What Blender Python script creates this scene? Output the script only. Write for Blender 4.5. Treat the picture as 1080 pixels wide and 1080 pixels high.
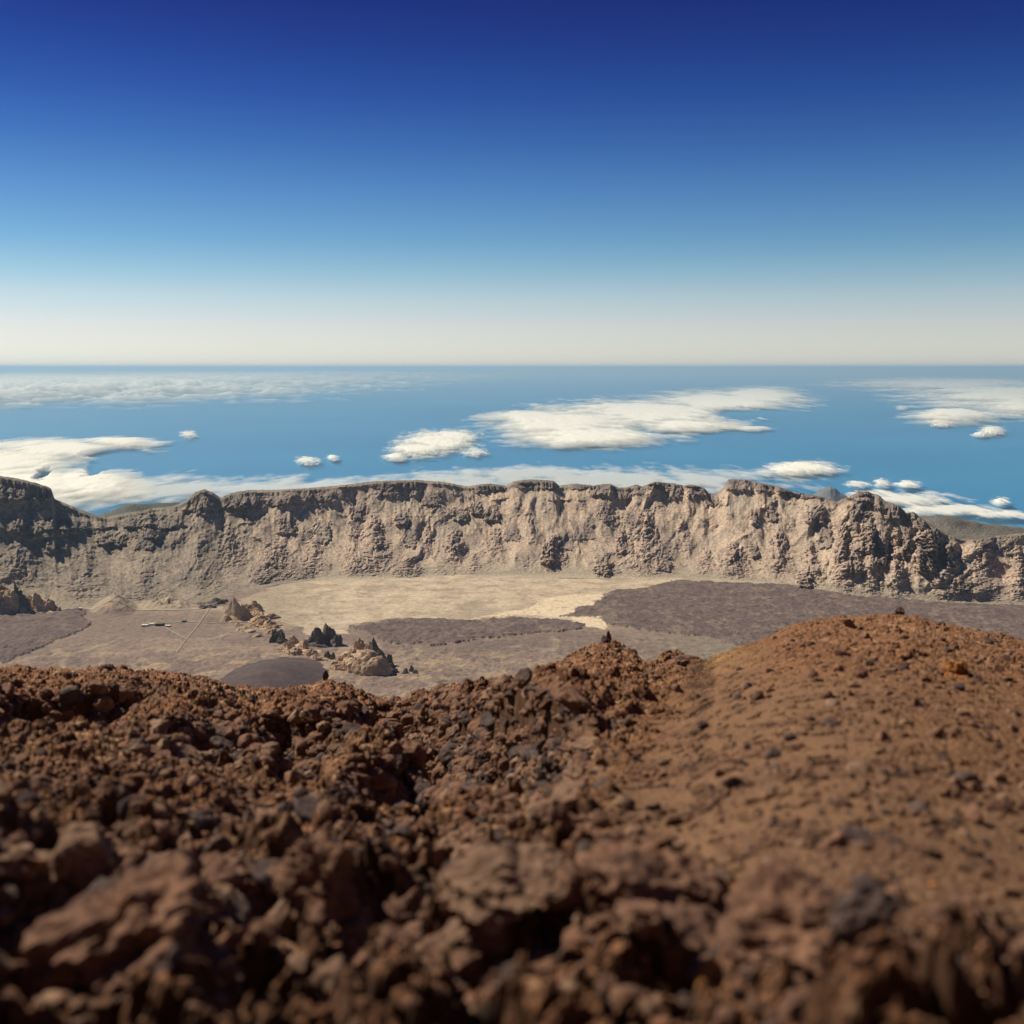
import bpy, math
import numpy as np
R = math.radians
S = bpy.context.scene
for o in list(bpy.data.objects): bpy.data.objects.remove(o)

# ------------------------------------------------------------------ camera, sky, sun, exposure
FPX = 1158.0                       # focal length in photo pixels (photo is 1080 wide)
PITCH = R(7.5)
cam_d = bpy.data.cameras.new('camera'); cam = bpy.data.objects.new('camera', cam_d)
S.collection.objects.link(cam); S.camera = cam
cam.location = (0, 0, 0); cam.rotation_euler = (R(90) - PITCH, 0, 0)
cam_d.sensor_width = 36; cam_d.lens = 36 * FPX / 1080
cam_d.clip_start = 0.1; cam_d.clip_end = 3e6
cam_d.dof.use_dof = True; cam_d.dof.focus_distance = 4000
cam_d.dof.aperture_fstop = 0.45

SUN_EL, SUN_AZ = R(45), R(-60)     # azimuth clockwise from +Y (the view direction)
w = bpy.data.worlds.new('World'); S.world = w; w.use_nodes = True
nt = w.node_tree; N = nt.nodes; L = nt.links; bg = N['Background']
sky = N.new('ShaderNodeTexSky'); sky.sky_type = 'NISHITA'; sky.sun_disc = False
sky.sun_elevation = SUN_EL; sky.sun_rotation = SUN_AZ
sky.altitude = 3500; sky.air_density = 1.0; sky.dust_density = 0.6; sky.ozone_density = 2.0
tc = N.new('ShaderNodeTexCoord'); sp = N.new('ShaderNodeSeparateXYZ')
L.new(tc.outputs['Generated'], sp.inputs[0])
ramp = N.new('ShaderNodeValToRGB'); L.new(sp.outputs['Z'], ramp.inputs[0])
SKYTINT = [(0.0063, (1.518, 1.308, 1.257)), (0.0189, (1.651, 1.358, 1.225)), (0.0358, (1.785, 1.398, 1.231)), (0.0608, (1.615, 1.436, 1.248)), (0.0855, (1.164, 1.315, 1.221)),
    (0.1099, (0.816, 1.150, 1.219)), (0.1498, (0.556, 0.904, 1.190)), (0.1885, (0.335, 0.633, 1.074)), (0.2259, (0.205, 0.416, 0.947)), (0.2619, (0.143, 0.275, 0.788)), (0.2966, (0.120, 0.179, 0.652)), (.45, (.11, .17, .60)), (1.0, (.15, .22, .6))]
ramp.color_ramp.elements[0].position = 0; ramp.color_ramp.elements[0].color = (1, 1, 1, 1)
mul = N.new('ShaderNodeMix'); mul.data_type = 'RGBA'; mul.blend_type = 'MULTIPLY'; mul.inputs[0].default_value = 1
L.new(sky.outputs[0], mul.inputs[6]); L.new(ramp.outputs[0], mul.inputs[7])
L.new(mul.outputs[2], bg.inputs[0]); bg.inputs[1].default_value = 0.056

def set_ramp(cr, stops):
    while len(cr.elements) > 1: cr.elements.remove(cr.elements[-1])
    cr.elements[0].position = stops[0][0]; cr.elements[0].color = (*stops[0][1], 1)
    for p, c in stops[1:]:
        e = cr.elements.new(p); e.color = (*c, 1)
set_ramp(ramp.color_ramp, SKYTINT)

sun_d = bpy.data.lights.new('sun', 'SUN'); sun = bpy.data.objects.new('sun', sun_d); S.collection.objects.link(sun)
sun_d.energy = 4.9; sun_d.angle = R(0.5); sun_d.color = (1, .92, .78)
sun.rotation_euler = (R(90) - SUN_EL, 0, math.pi - SUN_AZ)
S.view_settings.view_transform = 'Standard'; S.view_settings.look = 'None'
S.view_settings.exposure = 0.3; S.view_settings.gamma = 1
S.view_settings.use_curve_mapping = False
S.render.engine = 'CYCLES'
S.cycles.transparent_max_bounces = 24; S.cycles.diffuse_bounces = 2

# ------------------------------------------------------------------ numeric helpers
rng = np.random.default_rng(7)
def sstep(a, b, x):
    t = np.clip((x - a) / (b - a), 0, 1); return t * t * (3 - 2 * t)
def h1(ix, iy, k):
    n = (ix.astype(np.int64) * 374761393 + iy.astype(np.int64) * 668265263 + k * 1442695041) & 0xffffffff
    n = ((n ^ (n >> 13)) * 1274126177) & 0xffffffff
    n = (n ^ (n >> 16)); n = (n * 2246822519) & 0xffffffff; n = n ^ (n >> 15)
    return n / 4294967295.0
def vn(x, y, k=0):
    x, y = np.broadcast_arrays(x, y)
    ix = np.floor(x); iy = np.floor(y); fx = x - ix; fy = y - iy
    ix = ix.astype(np.int64); iy = iy.astype(np.int64)
    def g(a, b, dx, dy):
        t = h1(a, b, k) * 6.2831853
        return np.cos(t) * dx + np.sin(t) * dy
    u = fx * fx * fx * (fx * (fx * 6 - 15) + 10); v = fy * fy * fy * (fy * (fy * 6 - 15) + 10)
    a = g(ix, iy, fx, fy); b = g(ix + 1, iy, fx - 1, fy)
    c = g(ix, iy + 1, fx, fy - 1); d = g(ix + 1, iy + 1, fx - 1, fy - 1)
    return 1.45 * (a + (b - a) * u + ((c + (d - c) * u) - (a + (b - a) * u)) * v)
def fbm(x, y, k=0, o=4, g=.5):
    s = 0; a = 1; t = 0
    for i in range(o):
        s = s + a * vn(x * 2.03 ** i + 17.3 * i, y * 2.03 ** i - 9.1 * i, k + i); t += a; a *= g
    return s / t
def ridged(x, y, k=0, o=4, g=.5):
    s = 0; a = 1; t = 0
    for i in range(o):
        s = s + a * (1 - 2 * np.abs(vn(x * 2.03 ** i + 7.3 * i, y * 2.03 ** i - 19.1 * i, k + i))); t += a; a *= g
    return s / t
def worley(x, y, k=0, tilt=False):
    ix = np.floor(x).astype(np.int64); iy = np.floor(y).astype(np.int64)
    f1 = np.full(x.shape, 9.); f2 = np.full(x.shape, 9.); cid = np.zeros(x.shape); ox = np.zeros(x.shape); oy = np.zeros(x.shape)
    for dx in (-1, 0, 1):
        for dy in (-1, 0, 1):
            jx = ix + dx; jy = iy + dy
            ex = x - (jx + .5 + .85 * (h1(jx, jy, k) - .5)); ey = y - (jy + .5 + .85 * (h1(jx, jy, k + 1) - .5)); d = np.hypot(ex, ey)
            c = h1(jx, jy, k + 2)
            near = d < f1
            f2 = np.where(near, f1, np.minimum(f2, d)); cid = np.where(near, c, cid); f1 = np.where(near, d, f1)
            if tilt: ox = np.where(near, ex, ox); oy = np.where(near, ey, oy)
    return (f1, f2, cid, ox, oy) if tilt else (f1, f2, cid)
def smooth1(a, n):
    k = np.hanning(n + 2)[1:-1]; k /= k.sum()
    return np.convolve(np.pad(a, n // 2, mode='edge'), k, mode='valid')[:len(a)]

SP, CP = math.sin(PITCH), math.cos(PITCH)
def pix(px, py):
    "photo pixel -> azimuth, tangent of the depression angle"
    u = (np.asarray(px, float) - 540) / FPX; v = (540 - np.asarray(py, float)) / FPX
    y = CP + SP * v; z = -SP + CP * v
    return np.arctan2(u, y), -z / np.hypot(u, y)
def unpix(x, y, z):
    d = y * CP - z * SP; v = y * SP + z * CP
    return 540 + FPX * x / d, 540 - FPX * v / d
def table(rows, az, col=1, sm=0):
    "rows (px, py, ...) -> value over azimuth; col 1 gives tan depression"
    r = np.array(rows, float); a, td = pix(r[:, 0], r[:, 1])
    v = td if col == 1 else r[:, col]
    o = np.argsort(a); out = np.interp(az, a[o], v[o])
    return smooth1(out, sm) if sm else out
def inpoly(x, y, poly):
    c = np.zeros(x.shape, bool); n = len(poly)
    for i in range(n):
        x1, y1 = poly[i]; x2, y2 = poly[(i + 1) % n]
        if y1 == y2: continue
        t = ((y1 > y) != (y2 > y)) & (x < (x2 - x1) * (y - y1) / (y2 - y1) + x1); c ^= t
    return c
def on_plane(px, py, z):
    a, td = pix(px, py); r = -z / td
    return r * np.sin(a), r * np.cos(a), r

# ------------------------------------------------------------------ object helpers
def prop(o, label=None, cat=None, group=None, kind=None):
    if label: o['label'] = label
    if cat: o['category'] = cat
    if group: o['group'] = group
    if kind: o['kind'] = kind
    return o
def link(name, me, mat, parent=None):
    o = bpy.data.objects.new(name, me); S.collection.objects.link(o)
    if mat: me.materials.append(mat)
    if parent: o.parent = parent
    return o
def make_mesh(name, V, F, smooth=True, attrs=None):
    V = np.asarray(V, np.float32); F = np.asarray(F, np.int32); k = F.shape[1]
    me = bpy.data.meshes.new(name)
    me.vertices.add(len(V)); me.vertices.foreach_set('co', V.ravel())
    me.loops.add(F.size); me.loops.foreach_set('vertex_index', F.ravel())
    me.polygons.add(len(F)); me.polygons.foreach_set('loop_start', np.arange(0, F.size, k, dtype=np.int32))
    me.polygons.foreach_set('use_smooth', np.full(len(F), smooth))
    for nm, a in (attrs or {}).items():
        a = np.asarray(a, np.float32)
        if a.ndim == 1:
            t = me.attributes.new(nm, 'FLOAT', 'POINT'); t.data.foreach_set('value', a)
        else:
            t = me.attributes.new(nm, 'FLOAT_COLOR', 'POINT')
            t.data.foreach_set('color', np.hstack([a, np.ones((len(a), 1), np.float32)]).ravel())
    me.update(calc_edges=True); me.validate()
    return me
def grid_faces(nr, nc, flip=False):
    i = np.arange(nr * nc, dtype=np.int32).reshape(nr, nc)
    q = np.stack([i[:-1, :-1], i[:-1, 1:], i[1:, 1:], i[1:, :-1]], -1).reshape(-1, 4)
    return q[:, ::-1] if flip else q
def grid_mesh(name, X, Y, Z, attrs=None, smooth=True):
    nr, nc = X.shape
    at = {k: v.reshape(-1, 3) if v.ndim == 3 else v.ravel() for k, v in (attrs or {}).items()}
    return make_mesh(name, np.stack([X, Y, Z], -1).reshape(-1, 3), grid_faces(nr, nc), smooth, at)
def spaced_az(n, half=27.5, outer=62, m=60):
    d = np.linspace(-half, half, n); e = np.linspace(half, outer, m)[1:]
    return np.radians(np.concatenate([-e[::-1], d, e]))

# ------------------------------------------------------------------ materials
def new_mat(name, rough=.95, spec=.15):
    m = bpy.data.materials.new(name); m.use_nodes = True
    b = m.node_tree.nodes['Principled BSDF']
    b.inputs['Roughness'].default_value = rough; b.inputs['Specular IOR Level'].default_value = spec
    return m, m.node_tree.nodes, m.node_tree.links, b
def noise_node(Nn, Ll, scale, detail=6, rough=.6, coord=None):
    n = Nn.new('ShaderNodeTexNoise'); n.inputs['Scale'].default_value = scale
    n.inputs['Detail'].default_value = detail; n.inputs['Roughness'].default_value = rough
    if coord: Ll.new(coord, n.inputs['Vector'])
    return n
def ramp_node(Nn, Ll, src, stops):
    r = Nn.new('ShaderNodeValToRGB'); set_ramp(r.color_ramp, stops); Ll.new(src, r.inputs[0]); return r
def mix_node(Nn, Ll, a, b, f, mode='MIX'):
    m = Nn.new('ShaderNodeMix'); m.data_type = 'RGBA'; m.blend_type = mode
    for s, v in ((0, f), (6, a), (7, b)):
        if isinstance(v, (int, float)): m.inputs[s].default_value = v
        elif isinstance(v, tuple): m.inputs[s].default_value = (*v, 1)
        else: Ll.new(v, m.inputs[s])
    return m.outputs[2]
def attr_mat(name, scale, lo=.75, hi=1.25, bump=0, bscale=None, bdist=1, rough=.95):
    "colour attribute of the ground times a fine procedural mottling"
    m, Nn, Ll, b = new_mat(name, rough)
    g = Nn.new('ShaderNodeNewGeometry'); a = Nn.new('ShaderNodeAttribute'); a.attribute_name = 'tone'
    n = noise_node(Nn, Ll, scale, 8, .7, g.outputs['Position'])
    r = ramp_node(Nn, Ll, n.outputs['Fac'], [(.3, (lo,) * 3), (.7, (hi,) * 3)])
    c = mix_node(Nn, Ll, a.outputs['Color'], r.outputs[0], 1.0, 'MULTIPLY')
    Ll.new(c, b.inputs['Base Color'])
    if bump:
        n2 = noise_node(Nn, Ll, bscale, 8, .65, g.outputs['Position'])
        bp = Nn.new('ShaderNodeBump'); bp.inputs['Strength'].default_value = bump; bp.inputs['Distance'].default_value = bdist
        Ll.new(n2.outputs['Fac'], bp.inputs['Height']); Ll.new(bp.outputs[0], b.inputs['Normal'])
    return m

# ------------------------------------------------------------------ sea
SEA_Z = -3550.0; SEA_R = 1.0e6
m_sea, Nn, Ll, b = new_mat('sea_water', .45, .35)
g = Nn.new('ShaderNodeNewGeometry')
n = noise_node(Nn, Ll, .00006, 5, .6, g.outputs['Position'])
r = ramp_node(Nn, Ll, n.outputs['Fac'], [(.3, (.030, .20, .38)), (.7, (.045, .25, .44))])
Ll.new(r.outputs[0], b.inputs['Base Color'])
th = np.linspace(0, 2 * np.pi, 193); rr = np.array([3000, 9e3, 2e4, 4e4, 8e4, 1.6e5, 3.2e5, 6e5, SEA_R])
X = rr[:, None] * np.sin(th); Y = rr[:, None] * np.cos(th)
prop(link('sea', grid_mesh('sea', X, Y, np.full_like(X, SEA_Z)), m_sea), kind='structure')

# ------------------------------------------------------------------ caldera floor
FLOOR_Z = -1400.0
SAND = [(240,650),(262,628),(300,613),(430,604),(560,600),(700,604),(790,612),(690,619),(645,624),(612,640),(600,648),(645,652),(650,657),(632,664),(612,655),(560,651),(500,654),(420,652),(385,656),(372,662),(365,668),(330,669),(300,655)]
BRIGHT = [(560,640),(590,629),(640,626),(622,640),(604,647),(643,649),(650,655),(640,663),(616,661),(600,652),(560,648),(500,652),(540,645)]
LAVA1 = [(372,662),(405,656),(430,653),(520,655),(545,651),(590,654),(616,658),(600,664),(560,668),(520,672),(470,681),(430,684),(405,680),(392,670)]
LAVA2 = [(588,651),(622,637),(650,623),(690,618),(720,614),(800,615),(850,621),(900,629),(1000,636),(1140,640),(1140,720),(900,695),(800,686),(740,672),(690,666),(646,659),(632,651)]
LAVA3 = [(-90,653),(0,650),(50,644),(88,641),(95,648),(92,663),(62,674),(30,688),(0,698),(-90,700)]
GREY = [(97,648),(200,650),(236,660),(245,668),(190,676),(120,672),(60,684),(92,665)]
def floor_mask(x, y):
    "pixel position of a floor point with a natural, ragged offset"
    a, _ = np.arctan2(x, y), 0
    px, py = unpix(x, y, np.full_like(x, FLOOR_Z))
    return px, py
def floor_fields(x, y):
    px, py = floor_mask(x, y)
    wx = px + 26 * fbm(x / 330, y / 330, 31, 6, .62); wy = py + 5.5 * fbm(x / 260, y / 260, 41, 6, .7)
    return px, py, wx, wy
def floor_height(x, y, full=True):
    px, py, wx, wy = floor_fields(x, y)
    z = FLOOR_Z + 10 * fbm(x / 700, y / 700, 3, 3)
    rough = fbm(x / 60, y / 60, 5, 4, .6); broad = fbm(x / 240, y / 420, 6, 4, .6)
    l1 = inpoly(wx, wy, LAVA1) * sstep(.0, .12, (678 - py) / 22 + .9 * broad + .35 * rough)
    l2 = inpoly(wx, wy, LAVA2) * sstep(.0, .2, (690 - py) / 40 + 1.1 * broad + .3 * rough)
    lava = np.maximum(np.maximum(l1, l2), inpoly(wx, wy, LAVA3).astype(float))
    z = z + lava * (7 + 7 * rough)
    sand = inpoly(wx, wy, SAND)
    near = sstep(665, 700, py)
    z = z + np.where(sand, .5, 4 + 5 * near) * rough
    # low cone and banks at the foot of the left wall
    z = z + 85 * np.clip(1 - np.hypot((px - 121) / 24, (py - 641) / 10), 0, 1) ** 1.0 * (1 + .3 * rough)
    z = z + 45 * np.clip(1 - np.hypot((px - 176) / 34, (py - 638) / 5), 0, 1) * (1 + rough)
    return z, px, py, wx, wy, lava, sand, rough

az = spaced_az(1500, outer=50, m=30)
rows_y = np.concatenate([[2400 / 1400 * 0 + 1050, 900, 820, 770], np.linspace(752, 596, 520)])
_, tdr = pix(540, rows_y); rr = -FLOOR_Z / tdr
A, RR = np.meshgrid(az, rr); X = RR * np.sin(A); Y = RR * np.cos(A)
Z, px, py, wx, wy, lava, sand, rough = floor_height(X, Y)
n1 = fbm(X / 500, Y / 350, 11, 5, .6); n2 = fbm(X / 45, Y / 60, 12, 4, .65); n3 = fbm(X / 160, Y / 130, 13, 4, .6)
def col(*c): return np.array(c)[None, None, :]
def mixc(a, b, f): return a + (b - a) * np.clip(f, 0, 1)[..., None]
C = mixc(col(.170, .128, .110), col(.262, .200, .155), .5 + 1.4 * n1 + .8 * n3)
C = mixc(C, col(.15, .118, .10), sstep(380, 420, px) * sstep(662, 672, py) * sstep(712, 690, py + 20 * n3) * sstep(-.25, .25, n3 + n2) * .75)
wash = sstep(.80, .93, ridged(X / 420 + .3 * n1, Y / 900, 14, 2)); C = mixc(C, col(.36, .29, .20), wash * .5)
C = mixc(C, col(.20, .175, .13), sstep(640, 760, px) * sstep(660, 668, py) * .8)
C = mixc(C, col(.36, .27, .165), sstep(.08, .35, n3 + .4 * n2) * sstep(676, 700, py) * .7)
C = mixc(C, col(.20, .155, .125), inpoly(wx, wy, GREY) * .85)
C = mixc(C, mixc(col(.50, .42, .30), col(.38, .31, .225), .5 + 1.6 * n3), sand * 1.0)
C = mixc(C, col(.28, .235, .17), sand * sstep(350, 280, px + 40 * n1) * .75)
C = mixc(C, col(.33, .27, .19), sand * wash * .5)
C = mixc(C, col(.27, .22, .165), sand * sstep(.05, .3, n1 + .5 * n3) * .5)
C = mixc(C, col(.62, .52, .36), inpoly(wx, wy, BRIGHT) * .85)
C = mixc(C, mixc(col(.105, .078, .075), col(.15, .115, .10), .5 + 1.5 * n3 + n2), lava * .95)
C = mixc(C, col(.24, .19, .14), lava * sstep(.15, .4, n2 * .9 + n3 * .6) * sstep(400, 560, px) * .55)
C = mixc(C, col(.10, .08, .07), (1 - sand) * (1 - lava) * sstep(.15, .45, n2) * .7)
C = mixc(C, col(.20, .17, .13), sand * sstep(.22, .4, n2 + .4 * n3) * .6)
C = C * (1.05, 1.0, .96)
C = mixc(C, col(.40, .27, .16), sstep(0, 20, Z - FLOOR_Z - 25) * (px < 250) * sstep(-.1, .3, n2 + (px > 150) * .3 + (px < 118) * .25) * .8)
C = mixc(C, col(.42, .34, .23), sstep(4.5, 2, np.abs(py - 643 + .02 * (px - 60))) * (px < 235) * (px > 95) * .6)
m_floor = attr_mat('caldera_ground', .035, .70, 1.28, .7, .04, 6)
prop(link('caldera_floor', grid_mesh('caldera_floor', X, Y, Z, {'tone': C}), m_floor), kind='structure')

# ------------------------------------------------------------------ caldera wall
RIM = [(-160,492),(0,501.7),(20,505),(40,510),(54,515),(57.5,526),(67,530),(83,537),(103,543.5),(113,545),(122,543),(133,541),(147,539),(163,535.5),(175,535),(187,532),
       (197,527),(206,519),(215,516),(224,519),(233,525),(243,520),(252,518),(263,516.7),(287,516.7),(320,515),(360,511.7),(393,507.5),(440,506),
       (470,508.5),(493,513),(505,511),(517,510),(533,512.5),(542,507.5),(560,505.5),(583,507),(590,512),(607,510),(627,512),(643,510.5),(652,514),
       (660,514),(672,511),(677,513),(690,508.5),(710,509.5),(720,512),(728,511),(737,513),(743,515),(748,521),(758,519),(764,513),(768,505.5),(787,506),(800,509),
       (820,512.5),(837,519),(867,524),(883,529),(890,526),(897,523),(905,519),(914,518.5),(927,522),(933,528),(947,533),(956,541),(963,540),(970,545),
       (980,553),(997,562),(1013,568),(1030,569),(1053,565),(1080,562),(1240,555)]
RIMD = [(-160,0,8200),(0,0,8300),(150,0,8400),(300,0,8650),(540,0,8800),(760,0,8600),(880,0,8150),(940,0,7850),(1010,0,7750),(1080,0,7950),(1240,0,8100)]
BASE = [(-160,646),(0,642),(60,642),(120,640),(210,637),(240,626),(300,613),(360,610),(540,608),(640,608),(720,611),(800,614),(850,622),(900,628),(950,632),(1000,635),(1080,637),(1240,640)]
az = spaced_az(1750, outer=46, m=24)
tdr = table(RIM, az); Dr = table([(a, 540, c) for a, b, c in RIMD], az, 2, 121)
tdb = table(BASE, az, 1, 61); Db = -FLOOR_Z / tdb
arc = az * 7400.0
Zr = -Dr * tdr + 5 * fbm(arc / 30, arc * 0, 71, 3)
s_in = np.concatenate([np.linspace(-.04, .70, 300), np.linspace(.70, 1.0, 260)[1:]])
s_out = np.array([1.02, 1.06, 1.15, 1.4, 2., 4., 8., 14., 22., 30.])
Sg = s_in[:, None]; U = arc[None, :]
Hh = (Zr - FLOOR_Z)[None, :]
px0 = np.interp(az, pix(np.arange(-400, 1500), np.full(1900, 560.))[0], np.arange(-400, 1500))[None, :]
def bump1(x, c, w): return np.exp(-((x - c) / w) ** 2)
# height of the rim cliff as a share of the wall, its place, and the slope below
cl = .075 + .05 * fbm(U / 420, U * 0, 51, 3) + .06 * bump1(px0, 30, 30) - .05 * bump1(px0, 760, 50)
cl = np.clip(cl, .02, .3)
sc = .90 + .03 * fbm(U / 90, Sg * 3, 52, 4) - .02 * bump1(px0, 25, 35)
warp = fbm(U / 300, Sg * 2.2, 53, 3)
tal = np.clip(Sg / sc, -1, 1)
steep = sstep(850, 900, px0) * sstep(1070, 1020, px0)
pw = 1.85 - .55 * steep
g0 = np.sign(tal) * np.abs(tal) ** pw * (1 - cl)
g1 = sstep(sc, sc + .018, Sg) * cl * .8 + sstep(sc + .018, 1, Sg) * cl * .2
G = g0 + g1
Zw = FLOOR_Z + Hh * G
Rw = Db[None, :] + (Dr - Db)[None, :] * Sg
Ab = np.broadcast_to(az[None, :], Rw.shape)
PX, PY = unpix(Rw * np.sin(Ab), Rw * np.cos(Ab), Zw)
env = sstep(0, .38, Sg) * sstep(1.0, .86, Sg)
# ribs and gullies running down the fall line, spreading into fans
uu = U + 300 * (1 - Sg) * fbm(U / 620, Sg * 0, 83, 2) + 260 * warp + 60 * fbm(U / 80, Sg * 5, 54, 3)
rib = ridged(uu / 380, Sg * .9, 55, 2) * 62 + ridged(uu / 130, Sg * 1.4, 56, 2) * 20
rib2 = ridged(uu / 50, Sg * 3.5, 57, 2, .5) * 5
leftz = sstep(330, 180, px0)
amp = 1.0 - .35 * leftz + .75 * steep
fa = ridged((U + 620 * Sg + 120 * warp) / 290, Sg * .5, 95, 2); fb = ridged((U - 620 * Sg + 120 * warp) / 290, Sg * .5 + 7, 96, 2)
tri = np.maximum(fa, fb) * 52
off = env * (1 - .4 * steep) * 120 * (ridged((U + 260 * warp) / 720, Sg * .6, 97, 2) - .3) + env * amp * (.85 * tri + .55 * rib + rib2 * (.6 + fbm(U / 200, Sg * 6, 58, 2)))
off = off + steep * env * 48 * ridged((U + 60 * warp) / 190, Sg * .5, 59, 2)
# rocky outcrops: patches of knobbly ground
rk = sstep(.02, .35, fbm(U / 260, Sg * 5, 60, 4, .6) + .26 * leftz + .1 * steep)
f1, f2, cid = worley((U + 20 * fbm(U / 30, Sg * 20, 61, 2)) / 52, Sg * 15 + .4 * fbm(U / 60, Sg * 9, 62, 2), 63)
knob = .5 + .7 * ridged((U + 20 * fbm(U / 30, Sg * 20, 61, 2)) / 46, Sg * 16, 62, 3, .6)
off = off + rk * knob * 20 * (.35 + .65 * np.maximum(sstep(.45, .8, Sg), .6 * leftz)) * sstep(0, .1, Sg) * sstep(1.02, .95, Sg)
# strata: ledges that follow the height, broken up by noise
hgt = (Zw - FLOOR_Z) / 560 + .03 * fbm(U / 500, Sg * 0, 64, 3)
def ledge(level, w, amt, k, lo=-.1, hi=.25, f=170.):
    pres = sstep(lo, hi, fbm(U / f, Sg * 2, k, 4, .6))
    j = .025 * fbm(U / 60, Sg * 6, k + 5, 3)
    return pres * amt * sstep(level - w * .12, level, hgt + j) * sstep(level + w, level, hgt + j)
off = off + ledge(.86, .07, 34, 81) + ledge(.66, .12, 22, 87, .1, .35) * (1 - steep) + leftz * ledge(.50, .16, 40, 93, -.1, .25)
# outcrops seen one by one: (x, y, half width, half height, reach in metres)
OUT = [(18,521,46,10,55),(70,556,32,5,45),(10,558,22,6,40),(28,560,20,5,40),(60,578,14,6,40),(118,571,18,6,75),(137,553,9,6,45),(153,548,9,10,60),(160,562,10,9,60),(178,553,12,7,45),(213,537,9,7,40),(215,528,16,11,34),
       (247,531,16,7,50),(262,534,20,6,42),(300,529,20,5,38),(335,525,22,5,38),(303,557,10,8,50),(340,565,9,9,55),(152,572,12,9,40),
       (424,548,9,6,70),(378,541,8,8,36),(420,517,26,7,40),(455,527,12,7,32),(485,545,9,5,60),(502,538,7,5,60),(518,545,9,6,70),(517,514,18,6,45),
       (432,566,10,12,34),(478,570,8,12,30),(375,556,7,10,34),(398,567,6,12,26),
       (560,510,22,7,30),(582,512,9,6,45),(636,518,14,7,60),(612,514,12,4,30),(657,523,8,6,45),(695,514,13,6,50),(712,521,9,7,40),(673,519,9,5,36),(640,544,8,10,34),(668,555,8,12,40),
       (578,588,7,9,60),(660,577,8,8,50),(635,598,9,9,45),(700,590,10,13,30),(540,562,9,10,25),(595,573,12,9,28),(615,562,14,9,26),
       (737,518,14,8,45),(752,530,10,6,30),(778,512,14,8,40),(806,514,12,7,35),(828,519,10,4,35),(857,522,16,5,35),(814,542,5,10,46),(797,549,5,7,40),(860,546,11,9,75),(795,583,6,6,40),(771,588,6,5,32),
       (911,520,10,5,40),(908,536,12,11,55),(929,534,8,6,40),(944,543,11,8,75),(960,545,8,6,55),(970,556,8,5,40),(900,552,5,10,40),
       (915,572,8,14,90),(956,575,6,14,80),(978,584,13,22,130),(930,585,7,13,75),(903,592,7,15,80),(870,568,8,12,40),(886,583,7,12,34),(988,580,8,9,60),(1003,590,7,12,40),(1018,617,9,8,50),(1040,575,10,8,40),(1068,578,10,8,45),(848,613,8,8,75),
       (290,610,22,6,30),(275,606,12,8,26),(320,604,14,8,24),(290,590,12,9,24),(430,600,18,9,24),(470,606,12,6,26)]
wpx = PX + 4 * fbm(U / 70, Sg * 12, 65, 3, .6); wpy = PY + 3.5 * fbm(U / 55, Sg * 14, 66, 4, .65)
blk = np.zeros_like(PX)
kn1, kn2, kc = worley(U / 26 + .5 * fbm(U / 18, Sg * 30, 75, 2), Sg * 30 + .5 * fbm(U / 40, Sg * 16, 76, 2), 77)
crag_ = .35 + .35 * np.clip(1 - kn1 * 1.3, 0, 1) + .75 * np.clip(.3 + ridged(uu / 36, Sg * 15, 88, 3, .6), 0, 1.4)                    # knobbly tooth-like blocks
wpx = wpx + 5 * fbm(U / 26, Sg * 26, 78, 3, .7); wpy = wpy + 3.5 * fbm(U / 22, Sg * 30, 79, 3, .7)
for (cx, cy, hw, hh, am) in OUT:
    dx = np.abs(wpx - cx) / hw; dy = (wpy - cy) / hh           # dy grows downwards
    m = sstep(1.0, .6, dx) * sstep(1.0, .78, dy) * sstep(-2.4, -.2, dy)
    off = off + m * am * .62 * crag_; blk = np.maximum(blk, m)
# rocky spurs standing out between smooth fans of scree: (apex x, apex y, half width at the foot, foot y, reach)
SPURS = [(392,548,36,616,85),(374,560,22,612,50),(478,560,24,600,55),(452,556,16,590,40),(520,556,22,596,50),(583,566,20,604,85),(640,592,20,612,60),(680,543,34,616,90),(655,560,16,600,50),(775,575,26,614,55),(745,580,18,606,40),
         (430,588,26,612,45),(498,585,20,608,35),(820,560,24,616,55),(290,572,34,614,60),(240,560,30,606,60),(330,570,24,612,45),(210,566,30,620,45),(560,548,12,575,30),(720,550,16,585,36),
         (855,575,18,622,60),(890,555,18,628,80),(918,560,16,630,80),(945,562,14,634,70),(1000,575,22,636,80),(1040,585,26,638,60),(1075,580,24,640,60),(90,580,40,636,40),(150,590,30,634,35),(20,575,40,620,40)]
spur = np.zeros_like(PX)
for (cx, cy, hw, fy, am) in SPURS:
    t_ = np.clip((wpy - cy) / (fy - cy), 0, 1.15)
    half = hw * (.22 + .78 * t_)
    sh = np.clip(1.08 - np.abs(wpx - cx - 3 * fbm(U / 60, Sg * 8, int(cx), 2)) / half, 0, 1) * sstep(-.12, .12, (wpy - cy) / (fy - cy)) * sstep(1.02, .5, t_) ** .7
    off = off + am * .85 * sh * (.75 + .35 * crag_); spur = np.maximum(spur, sh)
off = off + spur * 10 * (crag_ - .8)
# fine roughness everywhere
fine = fbm(U / 24, Sg * 34, 67, 3, .6)
Rw2 = Rw - off - fine * (1.2 + 7 * rk)
lip = sstep(1.0, .985, Sg)
Zw2 = Zw + (off * .22 + (1.6 + 3 * rk) * fbm(U / 32, Sg * 30, 68, 4, .65)) * lip * sstep(0, .06, Sg)
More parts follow.
